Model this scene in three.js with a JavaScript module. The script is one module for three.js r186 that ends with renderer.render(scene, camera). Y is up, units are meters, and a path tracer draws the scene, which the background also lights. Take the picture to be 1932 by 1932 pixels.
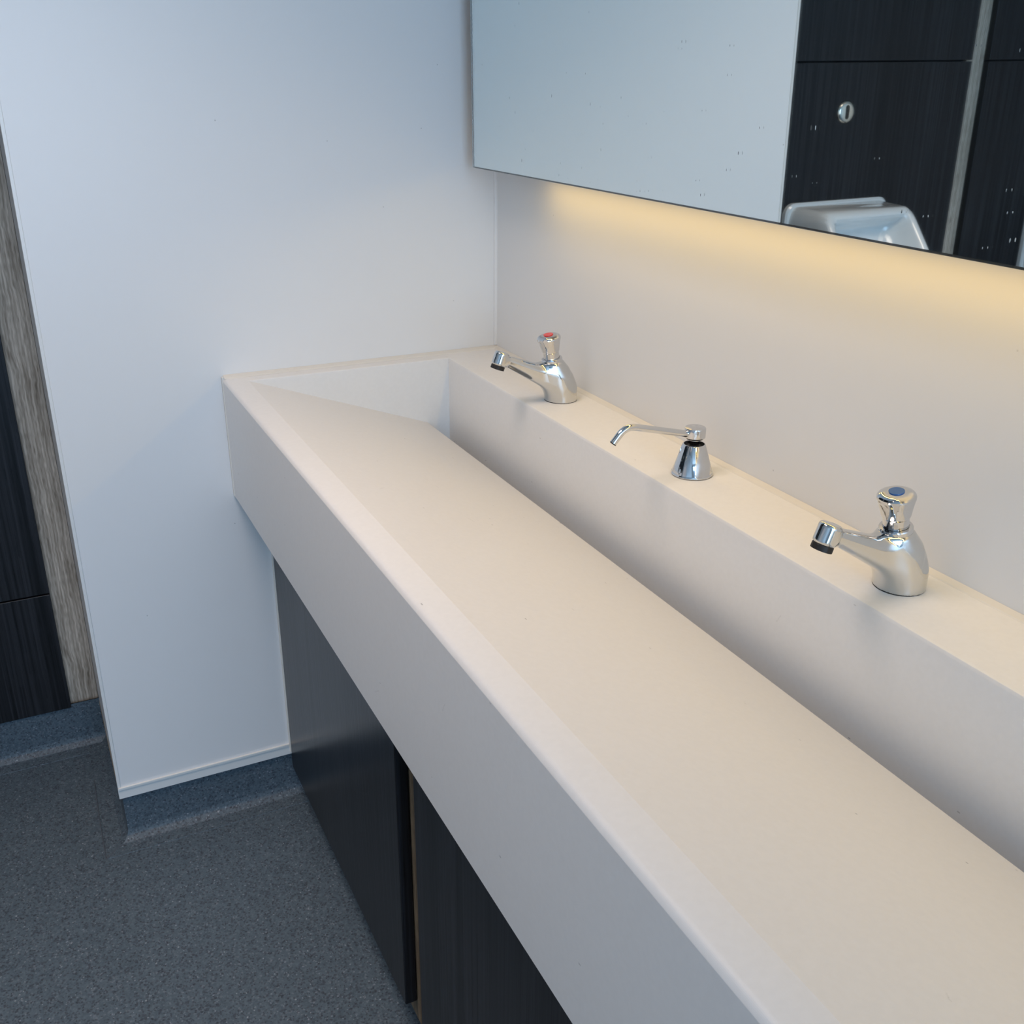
import * as THREE from 'three';
import { RoundedBoxGeometry } from 'three/addons/geometries/RoundedBoxGeometry.js';
import { mergeGeometries, toCreasedNormals } from 'three/addons/utils/BufferGeometryUtils.js';
import { RectAreaLightUniformsLib } from 'three/addons/lights/RectAreaLightUniformsLib.js';
import { Brush, Evaluator, SUBTRACTION } from 'three-bvh-csg';

// ---------------------------------------------------------------- camera, light, exposure
const scene = new THREE.Scene();
scene.background = new THREE.Color(0x9fb4cf);
const camera = new THREE.PerspectiveCamera(53.3, 1, 0.02, 30);
camera.rotation.order = 'YXZ';
camera.position.set(1.6707, 1.3172, 0.7962);
camera.rotation.set(-0.4032, 1.1092, 0.0082);
const renderer = new THREE.WebGLRenderer();
renderer.toneMapping = THREE.LinearToneMapping;
renderer.toneMappingExposure = 1.0;
renderer.shadowMap.enabled = true;
RectAreaLightUniformsLib.init();

// daylight through the obscured-glass window at the far right end of the room
const WIN = { x: 4.2, y0: 0.4, y1: 2.3, z0: 0.15, z1: 1.5 };
const dayColor = new THREE.Color().setRGB(0.46, 0.71, 1.0);
const day = new THREE.RectAreaLight(dayColor, 6.4, WIN.z1 - WIN.z0 - 0.1, WIN.y1 - WIN.y0 - 0.1);
day.name = 'window_daylight';
day.position.set(WIN.x - 0.012, (WIN.y0 + WIN.y1) / 2, (WIN.z0 + WIN.z1) / 2);
day.lookAt(0, day.position.y, day.position.z);
scene.add(day);
// warm strip tucked behind the lower edge of the mirror
const ledColor = new THREE.Color().setRGB(1.0, 0.65, 0.17);
const LED = { x0: 0.2, x1: 3.1, y: 1.187, z: 0.042, w: 0.012, down: 20.5 };
// round flush ceiling lights over the walkway
const ceilColor = new THREE.Color().setRGB(1.0, 0.81, 0.68);
const DOWNLIGHTS = [[0.66, 0.9], [1.0, 1.95]], SPOT_ANGLE = 0.93, SPOT_POWER = 6.6;

// ---------------------------------------------------------------- measures (metres)
const H = 0.8588, D = 0.5, APRON_Y = 0.6489, DECK_Z = 0.1116, RIM_Z = 0.4651, END_X = 0.037, LEN = 3.2;
const SLOPE_Z = 0.153, SLOPE_Y = 0.7446;
const NIB_Z = 0.7618, REC_X = -0.35, YB = 0.096, YT = 0.1188, CEIL = 2.45, ROOM_X = WIN.x, ROOM_Z = 2.6;

// ---------------------------------------------------------------- helpers
function rng(seed) { let a = seed >>> 0; return () => { a = (a + 0x6D2B79F5) | 0; let t = Math.imul(a ^ (a >>> 15), 1 | a); t = (t + Math.imul(t ^ (t >>> 7), 61 | t)) ^ t; return ((t ^ (t >>> 14)) >>> 0) / 4294967296; }; }
const taken = new Map();
function numbered(n) { const k = taken.get(n) || 0; taken.set(n, k + 1); return k ? n + '_' + String(k).padStart(3, '0') : n; }
function mesh(name, geo, mat, parent) {
  const m = new THREE.Mesh(geo, mat); m.castShadow = m.receiveShadow = true;
  m.name = parent ? name : numbered(name); (parent || scene).add(m); return m;
}
function tag(o, label, category, extra = {}) { o.userData = { label, category, ...extra }; return o; }
function thing(name, label, category, pos = [0, 0, 0], extra) {
  const g = new THREE.Group(); g.name = numbered(name); g.position.set(...pos); scene.add(g); return tag(g, label, category, extra);
}
function metreUV(g) {                                   // texture coordinates in metres from the way each face points
  if (g.index) g = g.toNonIndexed();
  const p = g.attributes.position, uv = new Float32Array(p.count * 2);
  const a = new THREE.Vector3(), b = new THREE.Vector3(), c = new THREE.Vector3(), n = new THREE.Vector3();
  for (let i = 0; i < p.count; i += 3) {
    a.fromBufferAttribute(p, i); b.fromBufferAttribute(p, i + 1); c.fromBufferAttribute(p, i + 2);
    n.subVectors(b, a).cross(c.clone().sub(a));
    const ax = Math.abs(n.x), ay = Math.abs(n.y), az = Math.abs(n.z);
    for (let k = 0; k < 3; k++) {
      const x = p.getX(i + k), y = p.getY(i + k), z = p.getZ(i + k), j = (i + k) * 2;
      if (ax >= ay && ax >= az) { uv[j] = z; uv[j + 1] = y; } else if (az >= ay) { uv[j] = x; uv[j + 1] = y; } else { uv[j] = x; uv[j + 1] = z; }
    }
  }
  g.setAttribute('uv', new THREE.BufferAttribute(uv, 2));
  return g;
}
function box(x0, x1, y0, y1, z0, z1, r = 0) {
  const w = x1 - x0, h = y1 - y0, d = z1 - z0;
  const g = r ? new RoundedBoxGeometry(w, h, d, 2, Math.min(r, w / 2.01, h / 2.01, d / 2.01)) : new THREE.BoxGeometry(w, h, d);
  g.translate((x0 + x1) / 2, (y0 + y1) / 2, (z0 + z1) / 2);
  return metreUV(g);
}
// a cross-section given as [z, y, radius] corners, swept along x
function sweepX(corners, x0, x1) {
  const s = new THREE.Shape(), n = corners.length, P = corners.map(([z, y]) => new THREE.Vector2(-z, y));
  for (let i = 0; i < n; i++) {
    const r = corners[i][2] || 0, p = P[i], a = P[(i + n - 1) % n], b = P[(i + 1) % n];
    if (!r) { i ? s.lineTo(p.x, p.y) : s.moveTo(p.x, p.y); continue; }
    const u = a.clone().sub(p).normalize(), v = b.clone().sub(p).normalize();
    const half = Math.acos(Math.max(-1, Math.min(1, u.dot(v)))) / 2, t = r / Math.tan(half);
    const c = p.clone().add(u.clone().add(v).normalize().multiplyScalar(r / Math.sin(half)));
    const A = p.clone().addScaledVector(u, t), B = p.clone().addScaledVector(v, t);
    const a0 = Math.atan2(A.y - c.y, A.x - c.x); let a1 = Math.atan2(B.y - c.y, B.x - c.x);
    while (a1 - a0 > Math.PI) a1 -= 2 * Math.PI; while (a1 - a0 < -Math.PI) a1 += 2 * Math.PI;
    for (let k = 0; k <= 10; k++) { const q = a0 + (a1 - a0) * k / 10, X = c.x + r * Math.cos(q), Y = c.y + r * Math.sin(q); (i === 0 && k === 0) ? s.moveTo(X, Y) : s.lineTo(X, Y); }
  }
  s.closePath();
  let g = new THREE.ExtrudeGeometry(s, { depth: x1 - x0, bevelEnabled: false, steps: 1 });
  g.rotateY(Math.PI / 2); g.translate(x0, 0, 0);
  return metreUV(toCreasedNormals(g, 0.5));
}
const lathe = (pts, seg = 64) => { const g = new THREE.LatheGeometry(pts.map(([r, y]) => new THREE.Vector2(r, y)), seg); return toCreasedNormals(g, 0.55); };

// ---------------------------------------------------------------- textures
function tex(w, h, f, srgb, rx, ry) {
  const d = new Uint8Array(w * h * 4);
  for (let y = 0; y < h; y++) for (let x = 0; x < w; x++) { const c = f(x, y), i = (y * w + x) * 4; d[i] = c[0]; d[i + 1] = c[1]; d[i + 2] = c[2]; d[i + 3] = 255; }
  const t = new THREE.DataTexture(d, w, h); t.wrapS = t.wrapT = THREE.RepeatWrapping; t.magFilter = THREE.LinearFilter; t.minFilter = THREE.LinearMipmapLinearFilter; t.generateMipmaps = true;
  if (srgb) t.colorSpace = THREE.SRGBColorSpace; t.repeat.set(rx, ry); t.needsUpdate = true; return t;
}
function tileNoise(seed, nx, ny) {                       // smooth noise that repeats every nx by ny cells
  const r = rng(seed), v = Float32Array.from({ length: nx * ny }, () => r());
  const sm = (t) => t * t * (3 - 2 * t);
  return (x, y) => { const xi = Math.floor(x), yi = Math.floor(y), fx = sm(x - xi), fy = sm(y - yi); const g = (a, b) => v[(((b % ny) + ny) % ny) * nx + (((a % nx) + nx) % nx)];
    return (g(xi, yi) * (1 - fx) + g(xi + 1, yi) * fx) * (1 - fy) + (g(xi, yi + 1) * (1 - fx) + g(xi + 1, yi + 1) * fx) * fy; };
}
const cl = (v) => Math.max(0, Math.min(255, v));

function blackGrain() {                                  // near-black laminate with fine upright brushed grain
  const W = 1024, Hh = 512, fine = tileNoise(11, 1024, 6), mid = tileNoise(12, 170, 4), wide = tileNoise(13, 24, 2), dash = tileNoise(14, 512, 24);
  const v = new Float32Array(W * Hh);
  for (let y = 0; y < Hh; y++) for (let x = 0; x < W; x++) {
    const f = fine(x, y / Hh * 6), m = mid(x * 170 / W, y / Hh * 4), w = wide(x * 24 / W, y / Hh * 2), d = dash(x / 2, y / Hh * 24);
    v[y * W + x] = (f - 0.5) * 0.7 + (m - 0.5) * 1.5 + (w - 0.5) * 0.5 + (d > 0.78 ? -0.5 : 0);
  }
  return [tex(W, Hh, (x, y) => { const k = v[y * W + x]; return [cl(33 + k * 18), cl(34 + k * 18), cl(38 + k * 19)]; }, true, 1.6, 0.8),
    tex(W, Hh, (x, y) => { const k = cl(128 + v[y * W + x] * 90); return [k, k, k]; }, false, 1.6, 0.8)];
}
function greyTimber() {                                  // weathered grey timber with wavy upright grain
  const W = 512, Hh = 1024, wob = tileNoise(21, 10, 14), wob2 = tileNoise(22, 24, 60), fine = tileNoise(23, 256, 60), tone = tileNoise(24, 12, 8), dark = tileNoise(25, 60, 20);
  const v = new Float32Array(W * Hh);
  for (let y = 0; y < Hh; y++) for (let x = 0; x < W; x++) {
    const bend = (wob(x * 10 / W, y * 14 / Hh) - 0.5) * 9 + (wob2(x * 24 / W, y * 60 / Hh) - 0.5) * 2.5;
    const u = x + bend, lines = Math.sin(u * 2 * Math.PI * 42 / W) * 0.28 + Math.sin(u * 2 * Math.PI * 17 / W + 1) * 0.25;
    const dk = dark(u * 60 / W, y * 20 / Hh);
    v[y * W + x] = lines + (fine(u / 2, y * 60 / Hh) - 0.5) * 0.9 + (tone(x * 12 / W, y * 8 / Hh) - 0.5) * 0.6 - (dk > 0.8 ? (dk - 0.8) * 4 : 0);
  }
  return [tex(W, Hh, (x, y) => { const k = v[y * W + x]; return [cl(176 + k * 44), cl(164 + k * 44), cl(150 + k * 44)]; }, true, 4, 1.6),
    tex(W, Hh, (x, y) => { const k = cl(128 + v[y * W + x] * 70); return [k, k, k]; }, false, 4, 1.6)];
}
function speckledVinyl() {                               // blue-grey safety vinyl: dark, mid and pale flecks with bright grit
  const W = 1024, r = rng(31), b = new Float32Array(W * W * 3).fill(0);
  const cloud = tileNoise(32, 256, 256), cloud2 = tileNoise(33, 96, 96);
  for (let i = 0; i < W * W; i++) { const x = i % W, y = (i / W) | 0, k = (cloud(x / 4, y / 4) - 0.5) * 17 + (cloud2(x * 96 / W, y * 96 / W) - 0.5) * 8 + (r() - 0.5) * 14; b[i * 3] = 84 + k; b[i * 3 + 1] = 98 + k; b[i * 3 + 2] = 109 + k; }
  const fleck = (n, rad, col, jit) => { for (let i = 0; i < n; i++) {
    const cx = r() * W, cy = r() * W, R = rad * (0.6 + r() * 0.8), el = 0.5 + r() * 0.5, th = r() * Math.PI, c = Math.cos(th), s = Math.sin(th), j = (r() - 0.5) * jit, n2 = Math.ceil(R);
    for (let dy = -n2; dy <= n2; dy++) for (let dx = -n2; dx <= n2; dx++) { const u = (dx * c + dy * s) / R, v = (-dx * s + dy * c) / (R * el); if (u * u + v * v > 1) continue;
      const X = (((cx + dx) | 0) + W) % W, Y = (((cy + dy) | 0) + W) % W, q = (Y * W + X) * 3; for (let k = 0; k < 3; k++) b[q + k] = b[q + k] * 0.3 + (col[k] + j) * 0.7; } } };
  fleck(9000, 3.0, [66, 74, 84], 14); fleck(5000, 2.6, [108, 118, 128], 16); fleck(5200, 2.2, [52, 58, 67], 12); fleck(1300, 2.0, [138, 147, 157], 24); fleck(300, 1.8, [172, 179, 186], 20);
  return tex(W, W, (x, y) => { const q = (y * W + x) * 3; return [cl(b[q]), cl(b[q + 1]), cl(b[q + 2])]; }, true, 1 / 0.62, 1 / 0.62);
}
function solidSurface() {                                // matt off-white acrylic with a few tiny dirt specks and scratches
  const W = 1024, r = rng(41), n1 = tileNoise(42, 256, 256), b = new Float32Array(W * W);
  for (let i = 0; i < W * W; i++) b[i] = (n1((i % W) / 4, ((i / W) | 0) / 4) - 0.5) * 2.5;
  for (let i = 0; i < 46; i++) { const x = (r() * W) | 0, y = (r() * W) | 0, d = 18 + r() * 60; for (let k = 0; k < 1 + r() * 3; k++) b[y * W + (x + k) % W] -= d; }
  for (let i = 0; i < 9; i++) { let x = r() * W, y = r() * W; const a = r() * 6.28, l = 6 + r() * 12; for (let k = 0; k < l; k++) { b[((y | 0) % W) * W + ((x | 0) % W)] -= 12; x += Math.cos(a) + W; y += Math.sin(a) + W; x %= W; y %= W; } }
  return tex(W, W, (x, y) => { const k = b[y * W + x]; return [cl(233 + k), cl(232 + k), cl(230 + k)]; }, true, 1, 1);
}
function claddingDirt() {                                // white sheet cladding, hardly any marks
  const W = 1024, r = rng(51), b = new Float32Array(W * W);
  for (let i = 0; i < 34; i++) { const x = (r() * W) | 0, y = (r() * W) | 0; b[y * W + x] -= 20 + r() * 55; }
  return tex(W, W, (x, y) => { const k = b[y * W + x]; return [cl(232 + k), cl(232 + k), cl(232 + k)]; }, true, 0.7, 0.7);
}
function limeStreaks() {                                 // run marks on chrome
  const W = 512, Hh = 256, a = tileNoise(61, 90, 6), b = tileNoise(62, 200, 40), c = tileNoise(63, 20, 8);
  return tex(W, Hh, (x, y) => { const k = Math.pow(a(x * 90 / W + (c(x * 20 / W, y * 8 / Hh) - 0.5) * 6, y * 6 / Hh), 3) * 0.8 + (b(x * 200 / W, y * 40 / Hh) > 0.86 ? 0.35 : 0); const q = cl(26 + k * 70); return [q, q, q]; }, false, 1, 1);
}

// ---------------------------------------------------------------- materials
const std = (o) => new THREE.MeshPhysicalMaterial(o);
const [blackMap, blackBump] = blackGrain(), [timberMap, timberBump] = greyTimber();
const vinylMap = speckledVinyl();
const M = {
  cladding: std({ map: claddingDirt(), roughness: 0.32, specularIntensity: 0.8 }),
  trimWhite: std({ color: 0xe6e6e4, roughness: 0.3 }),
  sealant: std({ color: 0xe2ded6, roughness: 0.4 }),
  acrylic: std({ map: solidSurface(), roughness: 0.42, specularIntensity: 0.6 }),
  black: std({ map: blackMap, bumpMap: blackBump, bumpScale: 0.00012, roughness: 0.28, specularIntensity: 0.6 }),
  blackEdge: std({ color: 0x15161a, roughness: 0.5 }),
  timber: std({ map: timberMap, bumpMap: timberBump, bumpScale: 0.0003, roughness: 0.62 }),
  plywood: std({ map: timberMap, color: 0xa69f8f, roughness: 0.8 }),
  vinyl: std({ map: vinylMap, roughness: 0.5, specularIntensity: 0.7 }),
  seam: std({ color: 0x565e69, roughness: 0.5 }),
  plaster: std({ color: 0xd9dad9, roughness: 0.85 }),
  chrome: std({ color: 0xd8d9da, metalness: 1, roughness: 0.06 }),
  chromeWorn: std({ color: 0xd6d7d6, metalness: 1, roughness: 0.55, roughnessMap: limeStreaks() }),
  rubber: std({ color: 0x1c1817, roughness: 0.55 }),
  red: std({ color: 0xd8261c, roughness: 0.25, clearcoat: 0.6 }),
  blue: std({ color: 0x18589c, roughness: 0.25, clearcoat: 0.6 }),
  silver: std({ color: new THREE.Color().setRGB(0.95, 0.98, 0.965), metalness: 1, roughness: 0.015 }),
  glass: std({ color: 0xffffff, roughness: 0.0, transmission: 1, thickness: 0.005, ior: 1.5, attenuationColor: new THREE.Color().setRGB(0.72, 0.92, 0.86), attenuationDistance: 0.1 }),
  water: std({ color: 0xffffff, roughness: 0.05, transmission: 1, thickness: 0.001, ior: 1.33 }),
  backPaint: std({ color: 0x4a4d4c, roughness: 0.7 }),
  aluminium: std({ color: 0xb4b6b8, metalness: 1, roughness: 0.4 }),
  ceramic: std({ color: 0xe3e6e6, roughness: 0.12, clearcoat: 0.5, clearcoatRoughness: 0.06 }),
  steel: std({ color: 0xdcd9ce, metalness: 1, roughness: 0.12 }),
  ledGlow: std({ color: 0xfff0d8, roughness: 0.6, emissive: ledColor, emissiveIntensity: 0.5 }),
  panelGlow: std({ color: 0xf4f1ea, roughness: 0.6, emissive: ceilColor, emissiveIntensity: 0.5 }),
  paneGlow: std({ color: 0xdfe8f0, roughness: 0.5, emissive: dayColor, emissiveIntensity: 0.5 }),
};

// ================================================================ THE SETTING
const S = { kind: 'structure' };
// floor with its coved vinyl upstand
const floor = mesh('floor', box(REC_X - 0.1, ROOM_X + 0.1, -0.1, 0, -0.1, ROOM_Z + 0.1), M.vinyl);
tag(floor, 'blue-grey speckled safety vinyl floor with coved edges', 'floor', S);
{
  const R = 0.022, prof = [[0, YB + 0.006], [0, 0.06], [0, R]];
  for (let k = 1; k <= 10; k++) { const a = Math.PI / 2 * k / 10; prof.push([R - R * Math.cos(a), R - R * Math.sin(a)]); }
  for (let k = 1; k < prof.length; k++) { /* the sheet lies 1 mm over the floor */ prof[k][1] = Math.max(prof[k][1], 0.001); }
  prof.push([0.041, 0.0008], [0.042, -0.001]);
  const path = [[REC_X - 0.004, ROOM_Z], [REC_X - 0.004, NIB_Z - 0.004], [-0.003, NIB_Z - 0.004], [-0.003, 0.0]];
  const dirs = path.slice(1).map(([x, z], i) => new THREE.Vector2(x - path[i][0], z - path[i][1]).normalize());
  const nrm = dirs.map((d) => new THREE.Vector2(-d.y, d.x)).map((n) => n);
  const len = [0]; for (let i = 1; i < path.length; i++) len.push(len[i - 1] + Math.hypot(path[i][0] - path[i - 1][0], path[i][1] - path[i - 1][1]));
  let plen = [0]; for (let k = 1; k < prof.length; k++) plen.push(plen[k - 1] + Math.hypot(prof[k][0] - prof[k - 1][0], prof[k][1] - prof[k - 1][1]));
  const off = (i, o) => { // path corner i pushed out by o
    const a = nrm[Math.max(0, i - 1)], b = nrm[Math.min(nrm.length - 1, i)], p = path[i];
    const m = new THREE.Vector2().addVectors(a, b), k = o / (m.dot(a)); return [p[0] + m.x * k, p[1] + m.y * k];
  };
  const pos = [], uv = [];
  for (let i = 0; i + 1 < path.length; i++) for (let k = 0; k + 1 < prof.length; k++) {
    const c = [[i, k], [i + 1, k], [i + 1, k + 1], [i, k + 1]].map(([a, b]) => { const [x, z] = off(a, prof[b][0]); const d = dirs[i]; return [x, prof[b][1], z, (x * d.x + z * d.y), plen[b]]; });
    for (const t of [0, 2, 1, 0, 3, 2]) { pos.push(c[t][0], c[t][1], c[t][2]); uv.push(c[t][3], c[t][4]); }
  }
  const g = new THREE.BufferGeometry(); g.setAttribute('position', new THREE.Float32BufferAttribute(pos, 3)); g.setAttribute('uv', new THREE.Float32BufferAttribute(uv, 2)); g.computeVertexNormals();
  const cs = mesh('coved_skirting', toCreasedNormals(g, 0.5), M.vinyl, floor); cs.userData.label = 'coved vinyl upstand curving up the wall';
  // welded seams of the corner patch, and the flat seam on the floor
  const seam = (pts) => mesh('vinyl_seam', new THREE.TubeGeometry(new THREE.CatmullRomCurve3(pts.map((p) => new THREE.Vector3(...p)), false, 'catmullrom', 0.1), 20, 0.0011, 6), M.seam, floor);
  seam([[-0.21, 0.0004, NIB_Z + 0.038], [-0.09, 0.0004, NIB_Z + 0.041], [0.038, 0.0004, NIB_Z + 0.042]]);
  seam([[0.038, 0.0004, NIB_Z + 0.042], [0.01, 0.0008, NIB_Z + 0.012]]);
}
// white-clad wall stub at the left end of the trough
const wallLeft = mesh('wall_left', mergeGeometries([box(REC_X, 0, YB + 0.004, CEIL, -0.1, NIB_Z, 0.0015), box(REC_X, -0.005, 0, YB + 0.006, -0.1, NIB_Z - 0.006)]), M.cladding);
tag(wallLeft, 'white sheet-clad end wall that the trough basin butts against', 'wall', S);
mesh('bottom_trim', sweepX([[NIB_Z + 0.0015, YB, 0], [NIB_Z + 0.0015, YT - 0.002, 0], [NIB_Z - 0.002, YT, 0], [0.44, YT, 0], [0.44, YB, 0]], 0.0, 0.0028), M.trimWhite, wallLeft);
mesh('bottom_trim_lip', box(0.0027, 0.0046, YT - 0.003, YT + 0.0008, 0.448, NIB_Z + 0.0012), M.trimWhite, wallLeft);
mesh('corner_trim', box(-0.001, 0.0035, H + 0.004, CEIL, -0.001, 0.0055, 0.0016), M.cladding, wallLeft);
mesh('edge_trim', box(-0.012, 0.0012, YB + 0.004, CEIL, NIB_Z - 0.004, NIB_Z + 0.0014, 0.0008), M.trimWhite, wallLeft);
mesh('adhesive_edge', box(REC_X + 0.004, -0.004, YB - 0.004, YB + 0.003, NIB_Z - 0.003, NIB_Z + 0.0008), std({ color: 0x8d8577, roughness: 0.8 }), wallLeft);
// wall behind the trough
const wallBack = mesh('wall_back', box(0, ROOM_X + 0.1, 0, CEIL, -0.1, 0), M.cladding);
tag(wallBack, 'white splashback wall behind the taps and mirror', 'wall', S);
// dark panelled walls: laminate panels with battens of grey timber in the gaps
function panelWall(name, label, core, panels, battens) {
  const w = mesh(name, core, M.blackEdge); tag(w, label, 'wall', S);
  for (const p of panels) mesh('laminate_panel', p, M.black, w);
  for (const b of battens) mesh('timber_batten', b, M.timber, w);
  return w;
}
const ROWS = [[YB, 0.3625], [0.3655, 1.3340], [1.3370, CEIL - 0.005]];
{
  const T = 0.018, xs = REC_X, panels = [], battens = [];
  const cols = [[0.8165, 1.6345], [1.6955, 2.51]];
  for (const [a, b] of cols) for (const [y0, y1] of ROWS) panels.push(box(xs - T, xs, y0, y1, a, b, 0.0012));
  for (const [a, b] of [[NIB_Z, 0.84], [1.6335, 1.6965], [2.509, ROOM_Z]]) battens.push(box(xs - T - 0.012, xs - T - 0.0002, YB - 0.002, CEIL, a, b, 0.001));
  panelWall('wall_recess', 'black laminate panelled wall with grey timber strips behind the urinals', box(xs - 0.14, xs - T - 0.012, 0, CEIL, NIB_Z - 0.1, ROOM_Z + 0.1), panels, battens);
}
tag(mesh('wall_front', box(REC_X - 0.1, ROOM_X + 0.1, 0, CEIL, ROOM_Z, ROOM_Z + 0.1), M.cladding), 'white clad wall facing the mirror', 'wall', S);
{
  const s = new THREE.Shape(); s.moveTo(0.1, 0); s.lineTo(-ROOM_Z - 0.1, 0); s.lineTo(-ROOM_Z - 0.1, CEIL); s.lineTo(0.1, CEIL); s.closePath();
  const h = new THREE.Path(); h.moveTo(-WIN.z0, WIN.y0); h.lineTo(-WIN.z1, WIN.y0); h.lineTo(-WIN.z1, WIN.y1); h.lineTo(-WIN.z0, WIN.y1); h.closePath(); s.holes.push(h);
  const g = new THREE.ExtrudeGeometry(s, { depth: 0.12, bevelEnabled: false }); g.rotateY(Math.PI / 2); g.translate(WIN.x, 0, 0);
  tag(mesh('wall_right', metreUV(g), M.cladding), 'white wall with the window at the far end of the room', 'wall', S);
  const w = thing('window_1', 'white framed window of obscured glass letting in daylight', 'window', [WIN.x, 0, 0], S);
  const f = 0.05, fr = [[WIN.z0, WIN.z1, WIN.y0, WIN.y0 + f], [WIN.z0, WIN.z1, WIN.y1 - f, WIN.y1], [WIN.z0, WIN.z0 + f, WIN.y0 + f, WIN.y1 - f], [WIN.z1 - f, WIN.z1, WIN.y0 + f, WIN.y1 - f]];
  for (const [a, b, c, d] of fr) mesh('window_frame', box(-0.008, 0.06, c, d, a, b, 0.003), M.trimWhite, w);
  mesh('window_pane', box(0.0, 0.012, WIN.y0 + f, WIN.y1 - f, WIN.z0 + f, WIN.z1 - f), M.paneGlow, w);
}
tag(mesh('ceiling', box(REC_X - 0.1, ROOM_X + 0.1, CEIL, CEIL + 0.1, -0.1, ROOM_Z + 0.1), M.plaster), 'plain white ceiling', 'ceiling', S);
DOWNLIGHTS.forEach(([x, z], i) => {
  const t = thing('ceiling_light', i ? 'round flush ceiling light in front of the urinals' : 'round flush ceiling light over the floor beside the trough', 'light', [x, CEIL, z], { group: 'round ceiling lights' });
  mesh('bezel', lathe([[0.36, 0], [0.38, 0], [0.38, -0.012], [0.376, -0.016], [0.364, -0.014], [0.36, 0]]), M.trimWhite, t);
  mesh('lamp_lens', lathe([[0.0001, -0.012], [0.35, -0.011], [0.361, -0.002]]), M.panelGlow, t);
  const l = new THREE.SpotLight(ceilColor, SPOT_POWER, 0, SPOT_ANGLE, 1, 2); l.name = 'downlight_beam'; l.castShadow = true; l.shadow.radius = 18; l.position.set(0, -0.08, 0); l.target.position.set(0, -1, 0); t.add(l, l.target);
});

// ================================================================ TROUGH BASIN
{
  const t = thing('trough_basin', 'long off-white solid surface trough basin with sloping shelf', 'basin');
  mesh('front_apron', sweepX([[D, APRON_Y, 0.0015], [D, H, 0.0065], [RIM_Z, H, 0], [RIM_Z - 0.012, H - 0.016, 0], [D - 0.014, H - 0.02, 0], [D - 0.014, APRON_Y, 0.001]], 0.004, LEN), M.acrylic, t);
  const dz = RIM_Z - SLOPE_Z, dy = H - SLOPE_Y, L = Math.hypot(dz, dy), nz = -dy / L * 0.012, ny = -dz / L * 0.012;
  mesh('sloping_shelf', sweepX([[RIM_Z, H - 0.0002, 0], [SLOPE_Z, SLOPE_Y, 0.0022], [SLOPE_Z - nz, SLOPE_Y + ny, 0.001], [RIM_Z - nz, H + ny, 0]], END_X - 0.002, LEN - 0.01), M.acrylic, t);
  mesh('tap_deck', sweepX([[0.0005, H, 0], [DECK_Z, H, 0.004], [DECK_Z, APRON_Y + 0.004, 0], [DECK_Z - 0.012, APRON_Y + 0.004, 0], [DECK_Z - 0.012, H - 0.014, 0], [0.0005, H - 0.014, 0]], 0.004, LEN), M.acrylic, t);
  mesh('end_ledge', mergeGeometries([box(0.004, END_X, APRON_Y + 0.004, H - 0.0001, DECK_Z - 0.004, RIM_Z + 0.002, 0.0015), box(0.004, END_X, APRON_Y + 0.004, H - 0.02, RIM_Z - 0.01, D - 0.012)]), M.acrylic, t);
  mesh('trough_bottom', box(0.004, LEN, APRON_Y + 0.002, APRON_Y + 0.012, DECK_Z - 0.012, D - 0.012), M.acrylic, t);
  mesh('end_panel', box(LEN - 0.012, LEN, APRON_Y, H - 0.016, 0.002, D - 0.012), M.acrylic, t);
  // sealant along both walls
  const bead = (w, h) => { const s = new THREE.Shape(); s.moveTo(0, 0); s.lineTo(w, 0); s.quadraticCurveTo(w * 0.92, h * 0.45, w * 0.35, h * 0.8); s.lineTo(0, h); s.closePath(); return s; };
  const rear = new THREE.ExtrudeGeometry(bead(0.009, 0.0036), { depth: LEN, bevelEnabled: false, curveSegments: 6 }); rear.rotateY(-Math.PI / 2); rear.translate(LEN, H, 0.0002);
  mesh('sealant', toCreasedNormals(rear, 0.7), M.sealant, t);
  const side = new THREE.ExtrudeGeometry(bead(0.0125, 0.0042), { depth: D - 0.002, bevelEnabled: false, curveSegments: 6 }); side.translate(0.0002, H, 0);
  mesh('sealant', toCreasedNormals(side, 0.7), M.sealant, t);
  mesh('sealant', mergeGeometries([box(0.0002, 0.0065, APRON_Y + 0.001, H + 0.002, D - 0.004, D + 0.0016, 0.0015), box(0.0002, 0.0055, APRON_Y - 0.002, APRON_Y + 0.002, 0.4, D, 0.0012)]), M.sealant, t);
}

// ================================================================ CABINET UNDER THE TROUGH
{
  const t = thing('vanity_unit', 'black laminate panels enclosing the space under the trough basin', 'cabinet');
  const zp = 0.4448, T = 0.0185, top = APRON_Y - 0.0032, bot = 0.066;
  const px = [[0.005, 0.6285], [0.694, 1.375], [1.44, 2.12], [2.186, 2.87]];
  for (const [a, b] of px) mesh('laminate_panel', box(a, b, bot, top, zp - T, zp, 0.0022), M.black, t);
  for (const x of [0.661, 1.4075, 2.153]) mesh('timber_batten', box(x - 0.065, x + 0.065, 0.028, top, zp - T - 0.016, zp - T - 0.0004, 0.001), M.plywood, t);
  mesh('plinth', box(0.004, LEN - 0.02, 0.0015, 0.12, zp - 0.075, zp - 0.05), M.blackEdge, t);
  mesh('sealant', box(0.0002, 0.0062, 0.1, top, zp - 0.004, zp + 0.0022, 0.0015), M.sealant, t);
}

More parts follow.
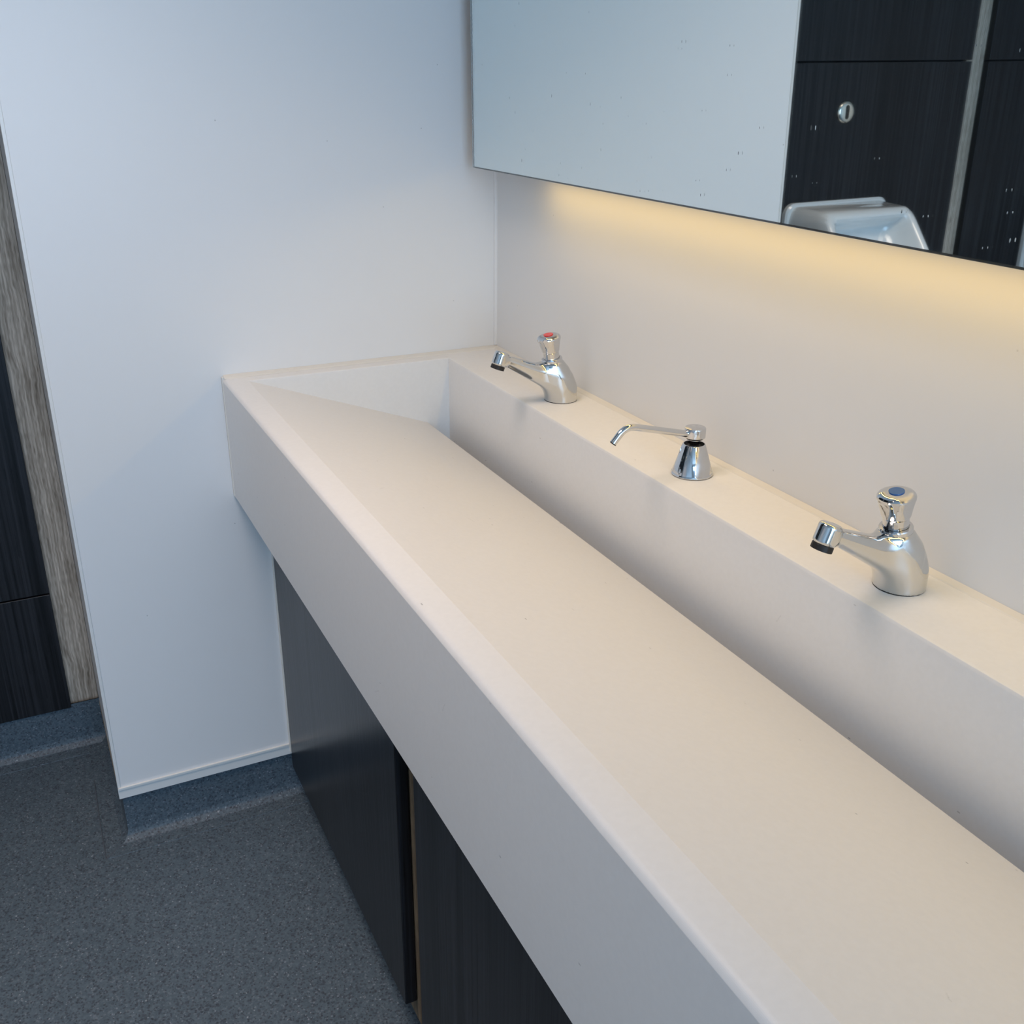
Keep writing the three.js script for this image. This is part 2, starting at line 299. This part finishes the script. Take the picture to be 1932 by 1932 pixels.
// ================================================================ MIRROR AND ITS LIGHT
const MIR = { x0: 0.0488, x1: 3.15, y0: 1.1785, y1: 2.05, z: 0.0673 };
{
  const t = thing('wall_mirror', 'large frameless mirror standing off the white wall above the taps', 'mirror', [0, MIR.y0, MIR.z]);
  t.rotation.x = 0.009;                                  // hangs with its top a touch forward
  const put = (g) => g.translate(0, -MIR.y0, -MIR.z);
  mesh('mirror_glass', put(box(MIR.x0, MIR.x1, MIR.y0, MIR.y1, MIR.z - 0.005, MIR.z, 0.0009)), M.glass, t);
  const e = 0.0019;
  mesh('silvering', put(box(MIR.x0 + e, MIR.x1 - e, MIR.y0 + e, MIR.y1 - e, MIR.z - 0.0056, MIR.z - 0.0051)), M.silver, t);
  mesh('backing_board', put(box(MIR.x0 + 0.0003, MIR.x1 - 0.0003, MIR.y0 + 0.0003, MIR.y1 - 0.0003, MIR.z - 0.0068, MIR.z - 0.0057)), M.backPaint, t);
  const fr = [];
  for (const [a, b, c, d] of [[0.22, 3.0, 1.32, 1.36], [0.22, 3.0, 1.94, 1.98], [0.22, 0.26, 1.36, 1.94], [2.96, 3.0, 1.36, 1.94]]) fr.push(box(a, b, c, d, 0.008, MIR.z - 0.0069));
  mesh('backing_frame', put(mergeGeometries(fr)), M.aluminium, t);
  // dried and clinging droplets on the glass
  const r = rng(77), drops = [];
  const drop = (x, y, s, st) => { const g = new THREE.SphereGeometry(1, 12, 8, 0, Math.PI * 2, 0, Math.PI / 2); g.rotateX(Math.PI / 2); g.scale(s * 0.62, s * st, s * 0.22); g.translate(x, y, MIR.z + 0.0001); drops.push(g); };
  for (let i = 0; i < 80; i++) { const x = 0.12 + r() * 1.05, y = MIR.y0 + 0.008 + Math.pow(r(), 1.6) * 0.36; drop(x, y, 0.0006 + r() * r() * 0.0014, 1 + r() * 0.7); }
  const w = mesh('water_drops', put(mergeGeometries(drops)), M.water, t); w.userData = { kind: 'stuff', label: 'small water drops on the glass' };
}
{
  const t = thing('led_strip_light', 'warm light strip hidden behind the lower mirror edge', 'light');
  const { x0, x1, y, z, w } = LED;
  mesh('channel', mergeGeometries([box(x0 - 0.004, x1 + 0.004, y + 0.003, y + 0.011, z - w / 2 - 0.002, z + w / 2 + 0.002), box(x0 - 0.004, x1 + 0.004, y + 0.0035, y + 0.0105, 0.0004, z)]), M.aluminium, t);
  // half-round opal cover: it throws light down and a little out towards the room
  const dg = new THREE.CylinderGeometry(w / 2, w / 2, x1 - x0, 16, 1, false, 0, Math.PI); dg.rotateZ(Math.PI / 2); dg.translate((x0 + x1) / 2, y + 0.003, z);
  mesh('diffuser', dg, M.ledGlow, t);
  const tilt = 0.2, l = new THREE.RectAreaLight(ledColor, LED.down, x1 - x0, w * 0.9); l.name = 'strip_light';
  l.position.set((x0 + x1) / 2, y + 0.003 - (w / 2 + 0.0012) * Math.cos(tilt), z + (w / 2 + 0.0012) * Math.sin(tilt)); l.rotation.x = -Math.PI / 2 - tilt; t.add(l);
}

// ================================================================ TAPS
// surface of a signed distance field on a grid: one vertex per crossed cell, pulled onto the surface, normals from the field
function fieldMesh(f, lo, hi, h) {
  const n = lo.map((a, i) => Math.ceil((hi[i] - a) / h) + 1), [nx, ny, nz] = n, v = new Float32Array(nx * ny * nz);
  const id = (i, j, k) => (k * ny + j) * nx + i;
  for (let k = 0; k < nz; k++) for (let j = 0; j < ny; j++) for (let i = 0; i < nx; i++) v[id(i, j, k)] = f(lo[0] + i * h, lo[1] + j * h, lo[2] + k * h);
  const cell = new Int32Array(v.length).fill(-1), P = [], N = [], I = [];
  const grad = (x, y, z) => { const e = 2e-4, g = [f(x + e, y, z) - f(x - e, y, z), f(x, y + e, z) - f(x, y - e, z), f(x, y, z + e) - f(x, y, z - e)], l = Math.hypot(...g) || 1; return [g.map((a) => a / l), l / (2 * e)]; };
  const E = []; for (let a = 0; a < 8; a++) for (const b of [1, 2, 4]) if (!(a & b)) E.push([a, a | b]);
  for (let k = 0; k + 1 < nz; k++) for (let j = 0; j + 1 < ny; j++) for (let i = 0; i + 1 < nx; i++) {
    let c = 0, s = [0, 0, 0]; const at = (a) => v[id(i + (a & 1), j + ((a >> 1) & 1), k + (a >> 2))];
    for (const [a, b] of E) { const va = at(a), vb = at(b); if ((va < 0) === (vb < 0)) continue; const t = va / (va - vb); c++; for (let q = 0; q < 3; q++) { const A = (a >> q) & 1, B = (b >> q) & 1; s[q] += A + (B - A) * t; } }
    if (!c) continue;
    let p = [lo[0] + (i + s[0] / c) * h, lo[1] + (j + s[1] / c) * h, lo[2] + (k + s[2] / c) * h], g;
    for (let it = 0; it < 3; it++) { const [d, l] = grad(...p), w = f(...p) / Math.max(l, 0.3); p = p.map((a, q) => a - d[q] * Math.max(-h * 0.5, Math.min(h * 0.5, w))); }
    g = grad(...p)[0]; cell[id(i, j, k)] = P.length / 3; P.push(...p); N.push(...g);
  }
  const quad = (a, b, c, d, flip) => { if (a < 0 || b < 0 || c < 0 || d < 0) return; flip ? I.push(a, c, b, a, d, c) : I.push(a, b, c, a, c, d); };
  for (let k = 1; k + 1 < nz; k++) for (let j = 1; j + 1 < ny; j++) for (let i = 1; i + 1 < nx; i++) {
    const s = v[id(i, j, k)] < 0;
    if (s !== (v[id(i + 1, j, k)] < 0)) quad(cell[id(i, j - 1, k - 1)], cell[id(i, j, k - 1)], cell[id(i, j, k)], cell[id(i, j - 1, k)], !s);
    if (s !== (v[id(i, j + 1, k)] < 0)) quad(cell[id(i - 1, j, k - 1)], cell[id(i - 1, j, k)], cell[id(i, j, k)], cell[id(i, j, k - 1)], !s);
    if (s !== (v[id(i, j, k + 1)] < 0)) quad(cell[id(i - 1, j - 1, k)], cell[id(i, j - 1, k)], cell[id(i, j, k)], cell[id(i - 1, j, k)], !s);
  }
  const g = new THREE.BufferGeometry(); g.setAttribute('position', new THREE.Float32BufferAttribute(P, 3)); g.setAttribute('normal', new THREE.Float32BufferAttribute(N, 3)); g.setIndex(I);
  return g;
}
const smin = (a, b, k) => { const h = Math.max(k - Math.abs(a - b), 0) / k; return Math.min(a, b) - h * h * k / 4; };
const smax = (a, b, k) => -smin(-a, -b, k);
// tap axes: base centre at the origin, spout towards +z
const TILT = 0.35, HEADZ = 0.1065, HEADY = 0.0668;        // outlet centre, measured from the base centre
function tapBodyField(x, y, z) {
  // trunk: a stack of round sections leaning forward from base to neck
  const st = [[0, 0.0252, 0], [0.022, 0.0250, 0.001], [0.040, 0.0226, 0.0055], [0.054, 0.0194, 0.0115], [0.066, 0.0164, 0.0178], [0.08, 0.0150, 0.023]];
  let i = 0; while (i < st.length - 2 && y > st[i + 1][0]) i++;
  const seg = (q) => { const t = (y - st[q][0]) / (st[q + 1][0] - st[q][0]); return t; };
  const cr = (c) => { const p0 = st[Math.max(0, i - 1)][c], p1 = st[i][c], p2 = st[i + 1][c], p3 = st[Math.min(st.length - 1, i + 2)][c], t = Math.max(-0.5, Math.min(1.5, seg(i)));
    return p1 + 0.5 * t * (p2 - p0 + t * (2 * p0 - 5 * p1 + 4 * p2 - p3 + t * (3 * (p1 - p2) + p3 - p0))); };
  const r = cr(1), c = cr(2); let d = (Math.hypot(x / 1.03, z - c) - r) * 0.82;
  d = smax(d, (y - 0.0622 + (z - 0.0195) * 0.18) * 0.98, 0.005);
  // spout: a tapering bar rising forward, flat on top, rounded below
  const A = [0.012, 0.031], B = [0.096, 0.0715], ux = B[0] - A[0], uy = B[1] - A[1], L = Math.hypot(ux, uy), dz = ux / L, dy = uy / L;
  const s = (z - A[0]) * dz + (y - A[1]) * dy, n = -(z - A[0]) * dy + (y - A[1]) * dz, t = Math.max(0, Math.min(1, s / L));
  const hw = 0.0165 * (1 - t) + 0.0088 * t, hh = 0.0185 * (1 - t) + 0.0076 * t, rr = Math.min(hw, hh) * 0.8;
  const qx = Math.abs(x) - hw + rr, qy = Math.abs(n) - hh + rr, qs = Math.abs(s - L / 2) - L / 2 + 0.004;
  let sp = Math.max(Math.hypot(Math.max(qx, 0), Math.max(qy, 0)) + Math.min(Math.max(qx, qy), 0) - rr, qs - 0.004);
  d = smin(d, sp * 0.9, 0.013);
  // head: a short tilted barrel
  const hz = z - HEADZ, hy = y - HEADY, a = hz * Math.sin(TILT) * -1 + hy * Math.cos(TILT), b = hz * Math.cos(TILT) + hy * Math.sin(TILT);
  const rb = Math.hypot(x, b) - (0.0112 - 0.02 * Math.max(0, a) * 0.5), ha = Math.abs(a - 0.0082) - 0.0104;
  const hd = smax(rb, ha, 0.004);
  d = smin(d, hd, 0.005);
  return smax(d, -y, 0.0008);
}
const tapGeo = fieldMesh(tapBodyField, [-0.034, -0.004, -0.034], [0.034, 0.1, 0.132], 0.0013);
{ const p = tapGeo.attributes.position, uv = []; for (let i = 0; i < p.count; i++) uv.push(Math.atan2(p.getX(i), p.getZ(i) - 0.01) / 6.283, p.getY(i) * 9); tapGeo.setAttribute('uv', new THREE.Float32BufferAttribute(uv, 2)); }
function makeTap(name, label, disc, pos, extra) {
  const t = thing(name, label, 'tap', pos, extra);
  mesh('base_disc', lathe([[0.0001, 0.0001], [0.0252, 0.0001], [0.0252, 0.001], [0.0001, 0.001]]).translate(0, 0, 0), M.rubber, t);
  const b = mesh('tap_body', tapGeo, M.chromeWorn, t); b.position.y = 0.0006;
  const noz = lathe([[0.0001, 0.001], [0.0088, 0.001], [0.0088, -0.0008], [0.0104, -0.0008], [0.0104, 0.0042], [0.0098, 0.0052], [0.0001, 0.0052]]);
  const n = mesh('aerator', noz, M.rubber, t); n.position.set(0, HEADY - 0.0062 * Math.cos(TILT), HEADZ + 0.0062 * Math.sin(TILT)); n.rotation.x = -TILT; n.userData.label = 'black outlet ring';
  // neck and push button lean forward a little; heights below are measured from the pivot
  const lean = (o) => { o.position.set(0, 0.0620, 0.0165); o.rotation.x = 0.18; return o; };
  lean(mesh('neck_ring', lathe([[0.0001, -0.002], [0.0152, -0.002], [0.0160, -0.0005], [0.0160, 0.0042], [0.0153, 0.0054], [0.0126, 0.0058], [0.0126, 0.005], [0.0001, 0.005]]), M.chrome, t));
  // push button with flattened grips
  const prof = [[0.0001, 0.0045], [0.0122, 0.0045], [0.0122, 0.0150], [0.0128, 0.0156], [0.0136, 0.0172], [0.0150, 0.0240], [0.0169, 0.0318], [0.0179, 0.0350], [0.0181, 0.0368], [0.0177, 0.0384], [0.0165, 0.0398], [0.0140, 0.0410], [0.010, 0.0420], [0.005, 0.0425], [0.0001, 0.0426]];
  const kg = new THREE.LatheGeometry(prof.map(([r, y]) => new THREE.Vector2(r, y)), 96), kp = kg.attributes.position;
  for (let i = 0; i < kp.count; i++) { const x = kp.getX(i), y = kp.getY(i), z = kp.getZ(i), a = Math.atan2(z, x), w = Math.max(0, Math.min(1, (y - 0.0153) / 0.004)) * Math.max(0, Math.min(1, (0.0372 - y) / 0.007)); const k = 1 - 0.055 * w * (0.5 + 0.5 * Math.cos(4 * a)); kp.setX(i, x * k); kp.setZ(i, z * k); }
  const knob = lean(mesh('push_button', toCreasedNormals(kg, 0.6), M.chrome, t));
  const d = mesh('indicator_disc', lathe([[0.0001, 0.0416], [0.0075, 0.0416], [0.0073, 0.0430], [0.0001, 0.0434]], 40), disc, knob); d.userData.label = disc === M.red ? 'red hot-water disc' : 'blue cold-water disc';
  return t;
}
const G = { group: 'chrome push taps on the deck' };
makeTap('basin_tap', 'chrome push tap with red disc nearest the white end wall', M.red, [0.3418, H, 0.0528], G);
makeTap('basin_tap', 'chrome push tap with blue disc on the tap deck', M.blue, [1.0356, H, 0.0535], G);

// ================================================================ SOAP DISPENSER
{
  const t = thing('soap_dispenser', 'chrome cone-based soap dispenser with bent spout between the taps', 'dispenser', [0.694, H, 0.0575]);
  mesh('base_disc', lathe([[0.0001, 0.0001], [0.0258, 0.0001], [0.0258, 0.001], [0.0001, 0.001]]), M.rubber, t);  // thin dark disc standing in for the shadow line under the flange
  mesh('base_flange', lathe([[0.0001, 0.0008], [0.0262, 0.0008], [0.0264, 0.0018], [0.0256, 0.0036], [0.0001, 0.0038]]), M.chrome, t);
  mesh('cone', lathe([[0.0254, 0.0033], [0.0252, 0.0042], [0.0143, 0.0392], [0.0138, 0.0398], [0.0128, 0.0398], [0.0126, 0.0392], [0.0134, 0.0320], [0.0150, 0.0200]]), M.chrome, t);
  mesh('collar_insert', lathe([[0.0001, 0.030], [0.0134, 0.030], [0.0132, 0.0345], [0.0088, 0.0345], [0.0086, 0.0375], [0.0001, 0.0375]]), M.rubber, t);
  mesh('stem', lathe([[0.0062, 0.03], [0.0062, 0.0425], [0.0066, 0.0435], [0.0066, 0.05]]), M.chrome, t);
  mesh('pump_head', lathe([[0.0001, 0.0466], [0.0104, 0.0466], [0.0120, 0.0474], [0.0131, 0.0490], [0.0132, 0.0598], [0.0129, 0.0608], [0.0120, 0.0613], [0.0001, 0.0616]]), M.chrome, t);
  const c = new THREE.CatmullRomCurve3([[0, 0.0535, 0.008], [0, 0.0558, 0.018], [0, 0.0632, 0.048], [0, 0.0707, 0.078], [0, 0.0738, 0.092], [0, 0.0735, 0.1005], [0, 0.0692, 0.1085], [0, 0.0630, 0.1143], [0, 0.0572, 0.1192]].map((p) => new THREE.Vector3(...p)), false, 'centripetal');
  mesh('spout', new THREE.TubeGeometry(c, 90, 0.0043, 20), M.chrome, t);
  const end = c.getPoint(1), dir = c.getTangent(1);
  const lip = mesh('spout_tip', lathe([[0.0043, -0.0004], [0.0043, 0.0004], [0.0034, 0.0006], [0.0032, -0.004], [0.0001, -0.004]], 24), M.rubber, t);
  lip.position.copy(end); lip.quaternion.setFromUnitVectors(new THREE.Vector3(0, 1, 0), dir);
}

// ================================================================ URINALS AND LOCK ON THE DARK WALL (seen in the mirror)
function rr(w, h, r, n = 6) { const o = []; for (const [sx, sy, a0] of [[1, 1, 0], [-1, 1, 90], [-1, -1, 180], [1, -1, 270]]) for (let k = 0; k <= n; k++) { const a = (a0 + 90 * k / n) * Math.PI / 180; o.push([sx * (w / 2 - r) + r * Math.cos(a), sy * (h / 2 - r) + r * Math.sin(a)]); } return o; }
function loft(rings, capA, capB) {                        // rings of points [x, y, z]
  const P = [], I = [], n = rings[0].length; for (const r of rings) for (const p of r) P.push(...p);
  for (let i = 0; i + 1 < rings.length; i++) for (let k = 0; k < n; k++) { const a = i * n + k, b = i * n + (k + 1) % n, c = a + n, d = b + n; I.push(a, b, d, a, d, c); }
  const cap = (i, f) => { const c = P.length / 3, m = [0, 1, 2].map((q) => rings[i].reduce((s, p) => s + p[q], 0) / n); P.push(...m); for (let k = 0; k < n; k++) { const a = i * n + k, b = i * n + (k + 1) % n; f ? I.push(c, a, b) : I.push(c, b, a); } };
  if (capA) cap(0, false); if (capB) cap(rings.length - 1, true);
  const g = new THREE.BufferGeometry(); g.setAttribute('position', new THREE.Float32BufferAttribute(P, 3)); g.setIndex(I); g.computeVertexNormals(); return g;
}
function makeUrinal(label, z) {
  const t = thing('urinal', label, 'urinal', [REC_X, 0.395, z], { group: 'urinals on the dark wall' });
  // origin on the wall face at the lowest point; x out of the wall, z along it
  const TOP = 0.625, W = 0.330;
  const plate = loft([rr(W, TOP, 0.03).map(([a, b]) => [0.0004, b + TOP / 2, a]), rr(W, TOP, 0.03).map(([a, b]) => [0.011, b + TOP / 2, a]), rr(W - 0.008, TOP - 0.008, 0.027).map(([a, b]) => [0.015, b + TOP / 2, a])].map((r) => r.slice().reverse()), true, true);
  mesh('wall_plate', toCreasedNormals(plate, 0.6), M.ceramic, t);
  // body: sections at growing distance from the wall; the front slopes outward towards the lip
  const front = (b) => 0.110 + (TOP - 0.012 - b) * 0.82;            // reach of the front plane at height b
  const ring = (f, inset, dig) => rr(1, 1, 0.07, 8).map(([a, b]) => {
    const w = (W - 0.018) * (1 - 0.10 * f) - 2 * inset, y0 = 0.03 + 0.16 * f + inset, y1 = TOP - 0.008 - 0.004 * f - inset, y = y0 + (b + 0.5) * (y1 - y0);
    return [0.006 + Math.max(0, front(y) * f) - dig, y, a * w];
  });
  const rings = [ring(0, 0, 0), ring(0.25, 0, 0), ring(0.5, 0, 0), ring(0.75, 0, 0), ring(0.93, 0, 0), ring(0.985, 0.002, 0), ring(1, 0.009, -0.001), ring(1, 0.016, 0.002), ring(1, 0.022, 0.009)];
  for (const [k, dg] of [[0.032, 0.035], [0.046, 0.06], [0.062, 0.075], [0.09, 0.082]]) rings.push(ring(1, k, dg));
  mesh('bowl', toCreasedNormals(loft(rings.map((r) => r.slice().reverse()), false, true), 0.9), M.ceramic, t);
  const wst = mesh('waste_grate', lathe([[0.0001, 0], [0.028, 0], [0.03, 0.002], [0.026, 0.004], [0.0001, 0.004]], 32), M.steel, t); wst.position.set(0.26, 0.285, 0); wst.rotation.z = -0.9;
  return t;
}
makeUrinal('white ceramic urinal below the keyhole plate, seen in the mirror', 1.231);
makeUrinal('second white urinal past the timber strip, edge seen in the mirror', 2.103);
{
  const t = thing('keyhole_plate', 'round stainless keyhole plate on the black panel, seen in the mirror', 'lock plate', [REC_X, 1.2235, 1.2312]);
  let g = new THREE.LatheGeometry([[0.0001, 0], [0.0258, 0], [0.0260, 0.0012], [0.0252, 0.0032], [0.0235, 0.0052], [0.021, 0.0066], [0.0165, 0.0074], [0.0001, 0.0078]].map(([r, y]) => new THREE.Vector2(r, y)), 64);
  g.rotateZ(-Math.PI / 2); const disc = new Brush(g); disc.updateMatrixWorld();
  const s = new THREE.Shape(); s.absarc(0, 0.0105, 0.0058, 0, Math.PI); s.absarc(0, -0.0105, 0.0058, Math.PI, 2 * Math.PI); s.closePath();
  const hole = new Brush(new THREE.ExtrudeGeometry(s, { depth: 0.02, bevelEnabled: false, curveSegments: 16 }).rotateY(Math.PI / 2).translate(0.002, 0, 0)); hole.updateMatrixWorld();
  const ev = new Evaluator(); ev.attributes = ['position', 'normal']; const cut = ev.evaluate(disc, hole, SUBTRACTION);
  mesh('escutcheon', cut.geometry, M.steel, t);
  mesh('keyhole', new THREE.ExtrudeGeometry(s, { depth: 0.0012, bevelEnabled: false, curveSegments: 16 }).rotateY(Math.PI / 2).translate(0.0021, 0, 0), M.rubber, t);
}

renderer.render(scene, camera);
